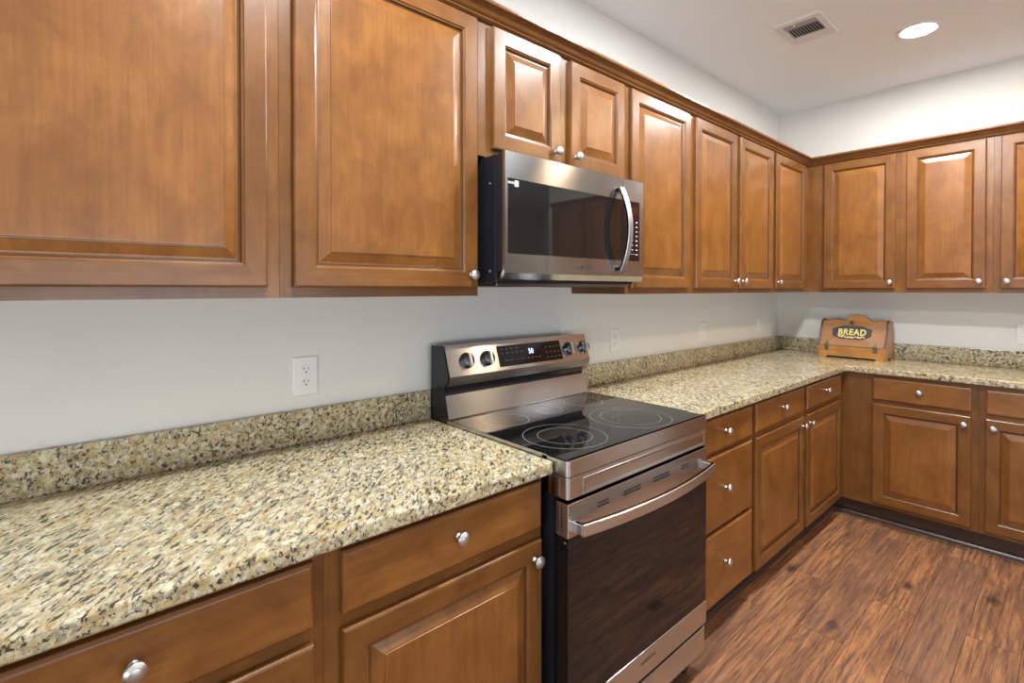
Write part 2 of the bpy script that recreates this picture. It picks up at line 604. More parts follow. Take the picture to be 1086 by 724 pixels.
def slab_drawer(parent, x0, x1, z0, z1, yf, knob=None):
    d = MB()
    T = DOOR_T
    prof = [(0, 0.001), (0, T - 0.007), (0.001, T - 0.005), (0.006, T - 0.001), (0.009, T)]
    d.loft([rect_ring(x0, x1, z0, z1, yf - h, q) for q, h in prof], smooth=False)
    o = d.build('drawer', M['wood_h'], parent)
    if knob: add_knob(o, knob[0], yf - T, knob[1])
    return o


def face_frame(f, W, H, D, openings, bottom=0.026):
    """stiles and rails around the openings (local x ranges), 19 mm thick"""
    f.slot = 0
    edges = [0.0] + [v for o in openings for v in o] + [W]
    for a, b in zip(edges[0::2], edges[1::2]):
        f.box(a, b, -D, -D + 0.019, 0, H)
    f.slot = 1
    for a, b in openings:
        f.box(a, b, -D, -D + 0.019, H - 0.032, H)
        f.box(a, b, -D, -D + 0.019, 0, bottom)


def upper_cabinet(run, s0, s1, label, doors, z0=U_Z0, z1=U_Z1, door_z=(1.398, 2.2655), left_end=None):
    r = run_root('wall_cabinet', run, s0, z0)
    tag(r, label, 'cabinet', 'wall cabinets')
    W, H, D = s1 - s0 - 0.0008, z1 - z0, UPPER_D
    b = MB()
    b.box(0, W, -0.001, -D + 0.019, 0.014, H)
    b.box(0, 0.016, -0.001, -D + 0.019, 0, 0.014)
    b.box(W - 0.016, W, -0.001, -D + 0.019, 0, 0.014)
    face_frame(b, W, H, D, [(a - s0 + 0.012, e - s0 - 0.012) for a, e, k in doors])
    b.build('cabinet_body', [M['frame_v'], M['frame_h']], r)
    for a, e, k in doors:
        kp = None
        if k: kp = ((a - s0 + 0.027) if k == 'L' else (e - s0 - 0.027), door_z[0] + 0.041 - z0)
        raised_door(r, a - s0, e - s0, door_z[0] - z0, door_z[1] - z0, -D, kp)
    return r


def base_cabinet(run, s0, s1, label, drawers=(), doors=()):
    """DRAWERS: (s0, s1, z0, z1, knob?), DOORS: (s0, s1, z0, z1, knob side)"""
    r = run_root('base_cabinet', run, s0, FLOOR_Z)
    tag(r, label, 'cabinet', 'base cabinets')
    W, D = s1 - s0 - 0.0008, BASE_D
    q = lambda z: z - FLOOR_Z
    b = MB()
    b.box(0, W, -0.001, -D + 0.019, q(B_Z0) + .012, q(B_Z1))
    b.slot = 0
    spans = sorted({(a, e) for a, e, *_ in list(doors) + list(drawers)})
    edges = [0.0] + [v for a, e in spans for v in (a - s0 + .012, e - s0 - .012)] + [W]
    for a, e in zip(edges[0::2], edges[1::2]):
        if e > a: b.box(a, e, -D, -D + 0.019, q(B_Z0), q(B_Z1))
    b.slot = 1
    for a, e in spans:
        zs = sorted([(z0, z1) for a2, e2, z0, z1, *_ in list(doors) + list(drawers) if (a2, e2) == (a, e)])
        cuts = [B_Z0] + [v for z0, z1 in zs for v in (z0 + .012, z1 - .012)] + [B_Z1]
        for c0, c1 in zip(cuts[0::2], cuts[1::2]):
            b.box(a - s0 + .012, e - s0 - .012, -D, -D + 0.019, q(c0), q(c1))
    b.build('cabinet_body', [M['frame_v'], M['frame_h']], r)
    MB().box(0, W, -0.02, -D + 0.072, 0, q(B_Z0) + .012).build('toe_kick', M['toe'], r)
    for a, e, z0, z1, k in drawers:
        slab_drawer(r, a - s0, e - s0, q(z0), q(z1), -D, ((a + e) / 2 - s0, q((z0 + z1) / 2 + 0.006)) if k else None)
    for a, e, z0, z1, k in doors:
        kp = ((a - s0 + 0.03) if k == 'L' else (e - s0 - 0.03), q(z1) - 0.046) if k else None
        raised_door(r, a - s0, e - s0, q(z0), q(z1), -D, kp)
    return r


# wall cabinets on the long wall, left to right
upper_cabinet('main', -4.56, -3.925, 'brown maple wall cabinet at the left end, cut off by the picture edge', [(-4.53, -3.956, 'L')])
upper_cabinet('main', -3.925, -3.307, 'wide brown wall cabinet with one tall door just left of the microwave', [(-3.895, -3.321, 'R')])
upper_cabinet('main', -3.307, -2.502, 'short two-door brown wall cabinet directly above the microwave',
              [(-3.255, -2.930, 'R'), (-2.872, -2.528, 'L')], z0=1.832, door_z=(1.860, 2.2655))
upper_cabinet('main', -2.502, -1.950, 'brown wall cabinet with one tall door right next to the microwave', [(-2.476, -1.980, 'L')])
upper_cabinet('main', -1.950, -0.925, 'tall two-door brown wall cabinet on the long wall, knobs meeting at its centre',
              [(-1.920, -1.461, 'R'), (-1.417, -0.951, 'L')])
upper_cabinet('main', -0.925, -UPPER_D, 'narrow single-door brown wall cabinet on the long wall, next to the corner', [(-0.901, -0.386, 'L')])
# on the far wall, from the corner on
upper_cabinet('far', 0.004, 0.857, 'brown wall cabinet over the bread box in the corner, knob at lower right', [(0.420, 0.829, 'R')])
upper_cabinet('far', 0.857, 1.2865, 'brown wall cabinet on the far wall, second door from the corner', [(0.885, 1.255, 'R')])
upper_cabinet('far', 1.2865, 2.13, 'brown wall cabinet with knob at lower left, cut by the right picture edge',
              [(1.318, 1.69, 'L'), (1.735, 2.10, 'R')])
upper_cabinet('far', 2.13, 3.08, 'two-door wall cabinet at the right-hand end of the far wall',
              [(2.16, 2.585, 'R'), (2.63, 3.05, 'L')])

# base cabinets
Z_DR, Z_DO = (0.727, 0.859), (0.090, 0.697)
base_cabinet('main', -4.56, -3.937, 'base cabinet under the left end of the countertop, cut off by the picture edge',
             [(-4.530, -3.962, *Z_DR, 1)], [(-4.530, -3.962, *Z_DO, 'L')])
base_cabinet('main', -3.937, -3.318, 'base cabinet with drawer and door standing left of the range',
             [(-3.903, -3.331, *Z_DR, 1)], [(-3.903, -3.331, *Z_DO, 'R')])
base_cabinet('main', -2.526, -1.942, 'base cabinet of three stacked drawers standing right of the range',
             [(-2.506, -1.966, 0.722, 0.861, 1), (-2.506, -1.966, 0.400, 0.704, 1), (-2.506, -1.966, 0.092, 0.385, 1)])
base_cabinet('main', -1.942, -BASE_D, 'two-door base cabinet with two drawers beside the inner corner',
             [(-1.922, -1.309, 0.727, 0.861, 1), (-1.261, -0.668, 0.727, 0.859, 1)],
             [(-1.922, -1.309, 0.078, 0.700, 'R'), (-1.261, -0.668, 0.078, 0.700, 'L')])
base_cabinet('far', 0.004, 1.264, 'corner base cabinet on the far wall with plain filler strip, drawer and door',
             [(0.782, 1.232, 0.722, 0.855, 1)], [(0.782, 1.232, *Z_DO, 'R')])
base_cabinet('far', 1.264, 2.13, 'base cabinet at the right edge of the picture, door knob at upper left',
             [(1.290, 1.69, 0.722, 0.855, 1), (1.74, 2.10, 0.722, 0.855, 1)], [(1.290, 1.69, *Z_DO, 'L'), (1.74, 2.10, *Z_DO, 'R')])

# crown moulding: profile (outwards from the wall, z), mitred in the corner
CROWN = [(0.3066, 2.2735), (0.316, 2.2735), (0.3175, 2.2765), (0.3215, 2.2775), (0.323, 2.2810), (0.3215, 2.2840), (0.325, 2.2855),
         (0.3300, 2.2900), (0.3370, 2.3000), (0.3440, 2.3075), (0.3500, 2.3100), (0.3545, 2.3115), (0.3560, 2.3150), (0.3560, 2.3215), (0.3530, 2.3245), (0.300, 2.3245), (0.300, 2.2895), (0.3066, 2.2895)]
c = MB()
c.loft([[(-4.56, -d, z) for d, z in CROWN], [(-d, -d, z) for d, z in CROWN]], smooth=False)
tag(c.build('crown_molding', M['crown']), 'brown crown moulding along the top of the long row of wall cabinets', 'moulding', kind='thing')
c = MB()
c.loft([[(-d, -3.08, z) for d, z in CROWN], [(-d, -d, z) for d, z in CROWN]], smooth=False)
tag(c.build('crown_molding', M['crown']), 'brown crown moulding along the top of the far wall cabinets', 'moulding', kind='thing')

# shoe moulding at the toe boards
SHOE = [(0.5385, FLOOR_Z), (0.5385, FLOOR_Z + 0.026), (0.545, FLOOR_Z + 0.0255), (0.5515, FLOOR_Z + 0.021), (0.556, FLOOR_Z + 0.014), (0.5575, FLOOR_Z + 0.006), (0.5575, FLOOR_Z)]
c = MB()
c.loft([[(-d, -2.13, z) for d, z in SHOE], [(-d, -d, z) for d, z in SHOE]], smooth=False)
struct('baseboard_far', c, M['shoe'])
c = MB()
c.loft([[(-2.52, -d, z) for d, z in SHOE], [(-d, -d, z) for d, z in SHOE]], smooth=False)
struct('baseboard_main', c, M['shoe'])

# ------------------------------------------------------------------ granite
C_Z0, C_Z1, C_D = 0.8785, 0.914, 0.648
c = MB()
c.prism([(-4.58, -0.001), (-3.3055, -0.001), (-3.3055, -C_D), (-4.58, -C_D)], 2, C_Z0, C_Z1)
tag(c.build('countertop', M['granite'], bevel=0.005), 'speckled cream granite countertop running left of the range', 'countertop', 'granite countertops')
c = MB()
c.prism([(-2.5285, -0.001), (-0.001, -0.001), (-0.001, -2.15), (-C_D, -2.15), (-C_D, -C_D), (-2.5285, -C_D)], 2, C_Z0, C_Z1)
tag(c.build('countertop', M['granite'], bevel=0.005), 'L-shaped speckled granite countertop right of the range, turning the corner', 'countertop', 'granite countertops')
BS_Z = 1.019
for nm, pts, lab in (('a', (-4.58, -3.3055, -0.021, -0.001), 'golden granite backsplash strip along the wall left of the range'),
                     ('b', (-2.5285, -0.0215, -0.021, -0.001), 'golden granite backsplash strip along the wall right of the range'),
                     ('c', (-0.021, -0.001, -2.15, -0.001), 'granite backsplash strip on the far wall behind the bread box')):
    o = MB().box(*pts, C_Z1 + .0004, BS_Z).build('backsplash', M['granite'], bevel=0.002)
    tag(o, lab, 'backsplash', 'granite backsplashes')

# ------------------------------------------------------------------ range
RX0, RX1, RF = -3.3035, -2.5305, -0.700
RW = RX1 - RX0
R0 = (RX0, 0.0, FLOOR_Z)
rng = empty('electric_range', R0)
tag(rng, 'stainless steel electric range with black glass cooktop and oven door', 'stove')


def rp(name, mb, m, parent=None, **kw):
    return mb.build(name, m, parent or rng, off=R0, **kw)


b = MB()
b.box(RX0 + .003, RX1 - .003, -0.02, -0.645, 0.0, 0.905)
b.box(RX0 + .012, RX1 - .012, -0.60, -0.655, 0.02, 0.85)
for z in (0.30, 0.55):
    b.box(RX0 + .0025, RX0 + .004, -0.63, -0.64, z, z + .01)
rp('body', b, M['black'])
for x in (RX0 + .05, RX1 - .05):
    for y in (-0.10, -0.63):
        f = MB()
        f.lathe([(0, 0.018), (0.012, 0.019), (0.016, 0.011), (0.05, 0.009)], (x, y, FLOOR_Z + .0005), (0, 0, 1), 16)
        rp('levelling_foot', f, M['black_plastic'])
# cooktop glass with printed rings
g = MB()
g.box(RX0 + .004, RX1 - .004, -0.118, -0.690, 0.905, 0.9245, 0.002)
top = rp('cooktop', g, M['glass'])
RINGS = [(-3.125, -0.525, (0.135, 0.088)), (-2.770, -0.525, (0.148, 0.110)), (-3.135, -0.255, (0.080,)), (-2.915, -0.245, (0.058,)), (-2.705, -0.245, (0.080,))]
for x, y, rs in RINGS:
    q = MB()
    for r in rs:
        q.ring((x, y, 0.9245), (0, 0, 1), r - 0.0008, r + 0.0008, -0.0004, 0.0003, 64)
    o = rp('burner_ring', q, M['ring'], top)
# steel rim round the cooktop front with rounded corners


def rim(y_back, y_front, inset, rad, n=6):
    pts = [(RX0 + inset, y_back)]
    for i in range(n + 1):
        a = PI + (PI / 2) * i / n
        pts.append((RX0 + inset + rad + rad * math.cos(a), y_front + rad + rad * math.sin(a)))
    for i in range(n + 1):
        a = 1.5 * PI + (PI / 2) * i / n
        pts.append((RX1 - inset - rad + rad * math.cos(a), y_front + rad + rad * math.sin(a)))
    pts.append((RX1 - inset, y_back))
    return pts


t = MB()
t.prism(rim(-0.60, RF + .001, 0.0, 0.012), 2, 0.879, 0.9228)
rp('cooktop_rim', t, M['steel'], bevel=0.0012)
t = MB()
# thin bright edge strip down both sides of the glass
t.box(RX0, RX0 + .004, -0.125, -0.62, 0.905, 0.9255)
t.box(RX1 - .004, RX1, -0.125, -0.62, 0.905, 0.9255)
t.box(RX0 + .008, RX1 - .008, RF + .0015, RF + .011, 0.9222, 0.9258)
rp('edge_strip', t, M['steel'])
# front panel with a sunken field
t = MB()
t.prism(rim(-0.60, RF + .002, 0.001, 0.010), 2, 0.817, 0.862 + .015)
fp = rp('front_panel', t, M['steel'], bevel=0.001)
t = MB()
x0, x1, z0, z1 = RX0 + .068, RX1 - .022, 0.8215, 0.8625
yo = RF + .002
t.loft([rect_ring(x0 - .004, x1 + .004, z0 - .004, z1 + .004, yo - .0004, 0), rect_ring(x0 - .003, x1 + .003, z0 - .003, z1 + .003, yo - .003, 0), rect_ring(x0, x1, z0, z1, yo - .003, 0),
        rect_ring(x0, x1, z0, z1, yo - .0006, 0.007)], cap0=False, smooth=False)
rp('sunken_field', t, M['steel'], fp)
t = MB()
for z in (0.835,):
    t.box(RX0 + .0006, RX0 + .0025, -0.668, -0.664, 0.825, 0.870)
rp('side_slot', t, M['steel_bar'], fp)
# oven door
D0, D1 = RF + .001, RF + .048     # front, back of the door
d = MB()
d.box(RX0 + .001, RX1 - .001, D0, D1, 0.7115, 0.806)            # steel band under the front panel
door = rp('oven_door', d, M['steel'], bevel=0.002)
d = MB()
d.box(RX0 + .002, RX1 - .002, D0, D1, 0.147, 0.2315)            # bottom band
rp('lower_band', d, M['steel'], door, bevel=0.002)
g = MB()
g.box(RX0 + .003, RX1 - .003, D0 + .0015, D1, 0.2318, 0.7112)
rp('oven_glass', g, M['glass'], door)
g = MB()
for y in (-0.662, -0.676):
    g.box(RX0 + .0003, RX0 + .0016, y - .002, y + .002, 0.722, 0.795)
rp('side_slot', g, M['slot'], door)
for xa, xb in ((-3.175, -3.125), (-3.052, -2.960), (-2.886, -2.793), (-2.715, -2.665)):
    g = MB()
    for z in (0.772, 0.7625):
        g.box(xa, xb, D0 - .0005, D0 + .001, z, z + .0055)
    g.box(xa, xb, D0 - .0003, D0 + .001, 0.7676, 0.7685)
    rp('vent_slot', g, M['slot'], door)


def bow(mb, pts, side, hw, th):
    """flat bar swept along PTS; SIDE: unit vector of the width, HW half width, TH thickness"""
    side = Vector(side)
    pts = [Vector(p) for p in pts]
    rings = []
    for i, p in enumerate(pts):
        tg = (pts[min(i + 1, len(pts) - 1)] - pts[max(i - 1, 0)]).normalized()
        nn = tg.cross(side).normalized()
        e = hw * 0.86
        rings.append([p + side * hw + nn * th * .3, p + side * e + nn * th * .5, p - side * e + nn * th * .5, p - side * hw + nn * th * .3,
                      p - side * hw - nn * th * .3, p - side * e - nn * th * .5, p + side * e - nn * th * .5, p + side * hw - nn * th * .3])
    mb.loft(rings, smooth=False)


h = MB()
N = 22
hx0, hx1 = RX0 + .024, RX1 - .008
pts = []
for i in range(N + 1):
    u = i / N
    pts.append((hx0 + (hx1 - hx0) * u, D0 - .030 - 0.034 * (1 - (2 * u - 1) ** 2), 0.7395))
bow(h, pts, (0, 0, 1), 0.0175, 0.013)
for x in (hx0 + .006, hx1 - .006):
    h.box(x - .008, x + .008, D0 - .034, D0 + .001, 0.725, 0.754, 0.003)
rp('handle', h, M['steel_bar'], door)
text('logo', 'SAMSUNG', 0.0155, 0.0006, (-2.914 - RX0, D0 - .0002, 0.197 - FLOOR_Z), M['print_dark'], door, 1.15, 0.0002, 1.1)
g = MB()
for x0, x1, z0, z1 in ((-2.604, -2.586, 0.690, 0.706), (-2.572, -2.552, 0.688, 0.708)):
    g.box(x0, x1, D0 + .0008, D0 + .0016, z0, z1)
    g.slot = 0
rp('sticker', g, M['sticker'], door)
# lower drawer
d = MB()
d.box(RX0 + .003, RX1 - .003, RF + .006, RF + .045, 0.040, 0.131)
dr = rp('storage_drawer', d, M['steel'], bevel=0.003)
d = MB()
d.box(RX0 + .004, RX1 - .004, RF + .012, RF + .04, 0.131, 0.143)
rp('door_gap_seal', d, M['black_plastic'])
# backguard: end profile (y, z)
BG = [(-0.022, 0.905), (-0.022, 1.183), (-0.090, 1.188), (-0.101, 1.186), (-0.135, 1.079), (-0.1325, 1.060), (-0.124, 1.046), (-0.096, 1.034), (-0.092, 1.010), (-0.106, 1.008), (-0.1265, 0.928), (-0.1275, 0.9255), (-0.1275, 0.905)]
e = MB()
e.prism(BG, 0, RX0 + .0045, RX1 - .0005)
bg = rp('backguard', e, M['black'])
e = MB()
e.prism([(-0.021, 0.905), (-0.021, 1.185), (-0.088, 1.1895), (-0.098, 1.186), (-0.130, 1.079), (-0.127, 1.060), (-0.105, 1.04), (-0.105, 1.006), (-0.124, 0.928), (-0.124, 0.905)], 0, RX0, RX0 + .0043)
rp('end_cap', e, M['black'], bg)
# sheet metal faces: control panel (slanted), its rolled lower edge, lower splash sheet
s = MB()
s.prism([(-0.0855, 1.1887), (-0.1005, 1.1878), (-0.1362, 1.0795), (-0.1350, 1.0790), (-0.1000, 1.1862), (-0.0855, 1.1875)], 0, RX0 + .0045, RX1)
cp = rp('control_panel', s, M['steel'], bg)
s = MB()
s.prism([(-0.1360, 1.0793), (-0.1338, 1.0600), (-0.1250, 1.0452), (-0.1240, 1.0460), (-0.1325, 1.0602), (-0.1348, 1.0793)], 0, RX0 + .0045, RX1 - .0005)
rp('lower_edge', s, M['steel_dark'], bg)
s = MB()
s.prism([(-0.0925, 1.0118), (-0.1070, 1.0092), (-0.1275, 0.9290), (-0.1325, 0.9262), (-0.1325, 0.9250), (-0.1265, 0.9270), (-0.1060, 1.0075), (-0.0925, 1.0100)], 0, RX0 + .0045, RX1 - .0005)
rp('splash_sheet', s, M['steel'], bg)
# control panel local frame: origin halfway up the slanted face
PA, PB = Vector((0, -0.1005, 1.1878)), Vector((0, -0.1362, 1.0795))
up = (PA - PB).normalized()
outw = Vector((0, up.z, -up.y)) * -1
outw = Vector((0, -up.z, up.y))
tilt = math.atan2(PB.y - PA.y, PA.z - PB.z)   # lean of the face


def on_panel(x, f, out=0.0):
    """point on the slanted face: f = 0 bottom .. 1 top"""
    p = PB + (PA - PB) * f + outw * out
    return Vector((x, p.y, p.z))


def panel_box(mb, x0, x1, f0, f1, o0, o1):
    a = [on_panel(x0, f0, o0), on_panel(x1, f0, o0), on_panel(x1, f1, o0), on_panel(x0, f1, o0)]
    bq = [on_panel(x0, f0, o1), on_panel(x1, f0, o1), on_panel(x1, f1, o1), on_panel(x0, f1, o1)]
    mb.loft([a, bq], smooth=False)


s = MB()
panel_box(s, -3.062, -2.705, 0.115, 0.84, -0.001, 0.0012)
disp = rp('display', s, M['panel_black'], bg)
rx = (math.atan2(outw.z, -outw.y),)
p = on_panel(-2.884, 0.545, 0.0014) - Vector(R0)
text('clock_digits', '50', 0.030, 0.0006, p, M['digits'], disp, 0.85, 0.0, 1.1, (-rx[0], 0, 0))
s = MB()
random.seed(3)
for f, xs in ((0.70, [(-3.045 + .026 * i) for i in range(4)]), (0.55, [(-3.045 + .026 * i) for i in range(5)]), (0.30, [(-3.03 + .03 * i) for i in range(4)]),
              (0.30, [(-2.91 + .022 * i) for i in range(4)]), (0.62, [(-2.80 + .024 * i) for i in range(4)]), (0.42, [(-2.80 + .024 * i) for i in range(4)]), (0.24, [(-2.80 + .024 * i) for i in range(4)])):
    for x in xs:
        panel_box(s, x, x + .012, f, f + .035, 0.0012, 0.0014)
rp('lettering', s, M['print'], disp)
for kx in (-3.213, -3.116, -2.657, -2.560):
    k = MB()
    o = on_panel(kx, 0.47, 0.0)
    k.lathe([(0, 0.0295), (0.003, 0.0295), (0.005, 0.0262), (0.017, 0.0250), (0.0200, 0.0225), (0.0200, 0.0002)], o, outw, 28)
    kn = rp('control_knob', k, M['graphite'], bg)
    k = MB()
    sx = 0.0055
    q = [o + Vector((dx, 0, 0)) + up * dz + outw * dd for dd in (0.017, 0.030) for dx, dz in ((-sx, -.0235), (sx, -.0235), (sx, .0235), (-sx, .0235))]
    k.loft([q[:4], q[4:]], smooth=False)
    rp('knob_grip', k, M['steel_bar'], bg, bevel=0.0015)
for kx in (-3.213, -3.116, -2.657, -2.560):
    for ang in (-130, -90, 90, 130, 180, 0):
        a = math.radians(ang)
        s = MB()
        s.lathe([(0, 0.0013), (0.0004, 0.0013)], on_panel(kx + .038 * math.sin(a), 0.47) + up * (.038 * math.cos(a)), outw, 8)
        rp('dial_mark', s, M['print_dark'], bg)

# ------------------------------------------------------------------ microwave
MX0, MX1, MF = -3.2915, -2.5405, -0.425
MZ0, MZ1 = 1.413, 1.828
M0 = (MX0, 0.0, MZ0)
mw = empty('microwave_oven', M0)
tag(mw, 'stainless over-the-range microwave with curved handle hung under the short wall cabinet', 'microwave')


def mp_(name, mb, m, parent=None, **kw):
    return mb.build(name, m, parent or mw, off=M0, **kw)


b = MB()
b.box(MX0 + .004, MX1 - .004, -0.003, -0.376, MZ0, MZ1 - .002, 0.003)
b.box(MX0 + .009, MX1 - .009, -0.376, -0.384, MZ0 + .01, MZ1 - .008)
b.box(MX0 + .0015, MX1 - .0015, -0.384, MF + .0125, 1.4500, MZ1 - .001, 0.002)
body = mp_('body', b, M['black'])
for z in (1.735, 1.452):
    b = MB()
    b.lathe([(0, 0.0045), (0.0015, 0.004), (0.002, 0.0005)], (MX0 + .004, -0.345, z), (-1, 0, 0), 10)
    mp_('side_screw', b, M['nickel'], body)
b = MB()
b.box(MX0 + .02, MX1 - .02, -0.05, -0.36, MZ0 - .010, MZ0 + .0005, 0.002)
for i in range(16):
    for xa in (MX0 + .06, MX1 - .26):
        b.box(xa, xa + .2, -0.10 - .012 * i, -0.106 - .012 * i, MZ0 - .0115, MZ0 - .0095)
mp_('underside_vent', b, M['steel_dark'])
MS = -2.680
b = MB()
GX0, GX1, GZ0, GZ1 = -3.2805, -2.5665, 1.506, 1.744


def plate(mb, x0, x1, hx0, hx1, ztop):
    """steel face with an opening (hx0..hx1 x GZ0..GZ1)"""
    y0, y1 = MF, MF + .012
    mb.box(x0, x1, y0, y1, GZ1, ztop)
    mb.prism([(y0, GZ0), (y0, 1.4445), (y0 + .018, 1.4245), (y0 + .024, 1.4245), (y0 + .024, 1.44), (y1, 1.45), (y1, GZ0)], 0, x0, x1)
    if hx0 > x0: mb.box(x0, hx0, y0, y1, GZ0, GZ1)
    if hx1 < x1: mb.box(hx1, x1, y0, y1, GZ0, GZ1)


plate(b, MX0, MS - .0008, GX0, MS - .0008, MZ1)
mdoor = mp_('door', b, M['steel_satin'])
b = MB()
b.box(GX0, MS - .0008, MF + .0012, MF + .011, GZ0, GZ1)
mp_('door_window', b, M['mirror_glass'], mdoor)
b = MB()
plate(b, MS + .0008, MX1, MS + .0008, GX1, MZ1)
side = mp_('control_side', b, M['steel_satin'])
b = MB()
b.box(MS + .0008, GX1, MF + .0012, MF + .011, GZ0, GZ1)
ctl = mp_('control_panel', b, M['panel_black'], side)
b = MB()
for i in range(8):
    for j in range(3):
        if i == 7 and j == 1: continue
        x = -2.650 + .030 * j
        z = 1.660 - .0185 * i
        b.box(x, x + .010, MF + .0008, MF + .0013, z, z + .0045)
b.box(-2.655, -2.575, MF + .0008, MF + .0013, 1.5335, 1.5345)
mp_('lettering', b, M['print_light'], side)
b = MB()
b.box(-2.655, -2.578, MF + .0008, MF + .0013, 1.692, 1.722)
mp_('display_window', b, plain('unlit_red_display', (0.05, 0.012, 0.008), 0.15), side)
h = MB()
pts = []
for i in range(19):
    u = i / 18
    pts.append((-2.7085, MF - .014 - 0.040 * (1 - (2 * u - 1) ** 2), 1.464 + 0.320 * u))
bow(h, pts, (1, 0, 0), 0.0135, 0.013)
for z in (1.472, 1.776):
    h.box(-2.7195, -2.6975, MF - .018, MF + .002, z - .010, z + .010, 0.002)
mp_('handle', h, M['steel_handle'], mdoor)
text('logo', 'SAMSUNG', 0.0155, 0.0006, (-2.911 - MX0, MF - .0002, 1.4725 - MZ0), M['print_dark'], mdoor, 1.1, 0.0002, 1.1)
b = MB()
b.box(-3.2505, -3.2335, MF + .0006, MF + .0014, 1.7195, 1.7385)
mp_('sticker', b, M['sticker'], mdoor)
b = MB()
for i in range(5):
    b.box(-3.2785 + .0052 * i, -3.2750 + .0052 * i, MF + .0008, MF + .0013, 1.7265, 1.7335)
mp_('sticker_print', b, M['print_light'], mdoor)

# ------------------------------------------------------------------ outlets and switches


def wall_plate(kind, run, s, z, label):
    r = run_root('power_outlet' if kind == 'outlet' else 'light_switch', run, s, z)
    tag(r, label, 'outlet' if kind == 'outlet' else 'switch', 'wall plates over the countertop')
    W, H = 0.0385, 0.061
    p = MB()
    p.loft([rect_ring(-W, W, -H, H, -.0002, 0), rect_ring(-W, W, -H, H, -.003, 0), rect_ring(-W, W, -H, H, -.0058, .003), rect_ring(-W, W, -H, H, -.006, .006)], smooth=False)
    p.build('cover_plate', M['white_plastic'], r)
    if kind == 'outlet':
        for zc in (0.0195, -0.0195):
            f = MB()
            pts = []
            for i in range(28):
                a = 2 * PI * i / 28
                pts.append((0.0170 * math.cos(a), zc + max(-0.0128, min(0.0128, 0.0170 * math.sin(a)))))
            f.prism(pts, 1, -.0055, -.0085)
            o = f.build('receptacle', M['white_plastic'], r)
            q = MB()
            q.box(-.0078, -.0054, -.0082, -.0088, zc + .0005, zc + .0090)
            q.box(.0054, .0078, -.0082, -.0088, zc + .0015, zc + .0080)
            q.lathe([(0, .0027), (.0006, .0027)], (0, -.0082, zc - .0070), (0, -1, 0), 12)
            q.build('slots', M['slot'], o)
        MB().lathe([(0, .0030), (.001, .0026), (.0012, .0002)], (0, -.0058, 0), (0, -1, 0), 12).build('screw', M['white_plastic'], r)
    else:
        f = MB()
        f.prism([(-.0055, -.033), (-.0068, -.033), (-.0066, 0.0), (-.0100, .033), (-.0055, .033)], 0, -.0165, .0165)
        f.build('rocker', M['white_plastic'], r)
        MB().box(-.0006, .0006, -.0066, -.0105, .0215, .0275).build('indicator', M['slot'], r)
    return r


wall_plate('outlet', 'main', -3.7555, 1.121, 'white duplex outlet on the wall above the left countertop')
wall_plate('outlet', 'main', -2.163, 1.126, 'white duplex outlet on the wall just right of the range')
wall_plate('switch', 'main', -1.236, 1.116, 'white rocker switch in the middle of the right-hand stretch of wall')
wall_plate('switch', 'main', -0.358, 1.116, 'white rocker switch on the long wall nearest the corner')
wall_plate('outlet', 'far', 1.406, 1.122, 'white outlet on the far wall, half cut by the picture edge')

# ------------------------------------------------------------------ bread box
bb = empty('bread_box', (-0.276, -0.372, C_Z1 + .0005), -PI / 2 - math.radians(1.0))
bb.scale = (1.0, 1.16, 1.29)
tag(bb, 'small wooden bread box with slanted lid standing on the corner countertop', 'bread box')
BW, BD = 0.402, 0.172    # local: x to the right, y into the depth (away from the viewer)
sp = [(0.0, 0.0), (0.0, 0.066), (0.004, 0.072), (0.016, 0.088), (0.047, 0.150), (0.064, 0.187), (0.078, 0.199), (0.096, 0.207), (0.108, 0.206), (0.128, 0.197), (BD, 0.198), (BD, 0.0), (0.112, 0.0), (0.098, 0.012), (0.060, 0.012), (0.046, 0.0)]
for x in (0.0, BW - .012):
    MB().prism(sp, 0, x, x + .012).build('side_panel', [M['oak_side']], bb, bevel=0.0015)
    e = MB()
    edge = sp[1:10]
    e.loft([[(x - .0004, y - .0016, z) for y, z in edge], [(x + .0124, y - .0016, z) for y, z in edge], [(x + .0124, y + .002, z + .0004) for y, z in edge], [(x - .0004, y + .002, z + .0004) for y, z in edge]], closed=False, cap0=False, cap1=False)
    e.build('side_edge', M['oak_edge'], bb)
f = MB()
f.prism([(.0125, 0.0), (.050, 0.0), (.062, .009), (BW - .062, .009), (BW - .050, 0.0), (BW - .0125, 0.0), (BW - .0125, .064), (.0125, .064)], 1, .001, .012)
f.build('front_board', M['oak'], bb)
MB().box(.0125, BW - .0125, .013, BD - .012, .012, .020).build('floor_board', M['oak'], bb)
# lid: slanted board
LA, LB = Vector((0, 0.002, 0.0665)), Vector((0, 0.066, 0.190))
lup = (LB - LA).normalized()
lout = Vector((0, -lup.z, lup.y))
LL = (LB - LA).length


def on_lid(x, t, out=0.0):
    p = LA + lup * t + lout * out
    return Vector((x, p.y, p.z))


l = MB()
l.loft([[on_lid(x, t, o) for x, t in ((.0125, 0), (BW - .0125, 0), (BW - .0125, LL), (.0125, LL))] for o in (-.010, 0.0)], smooth=False)
lid = l.build('lid', M['oak_lid'], bb, bevel=0.0015)
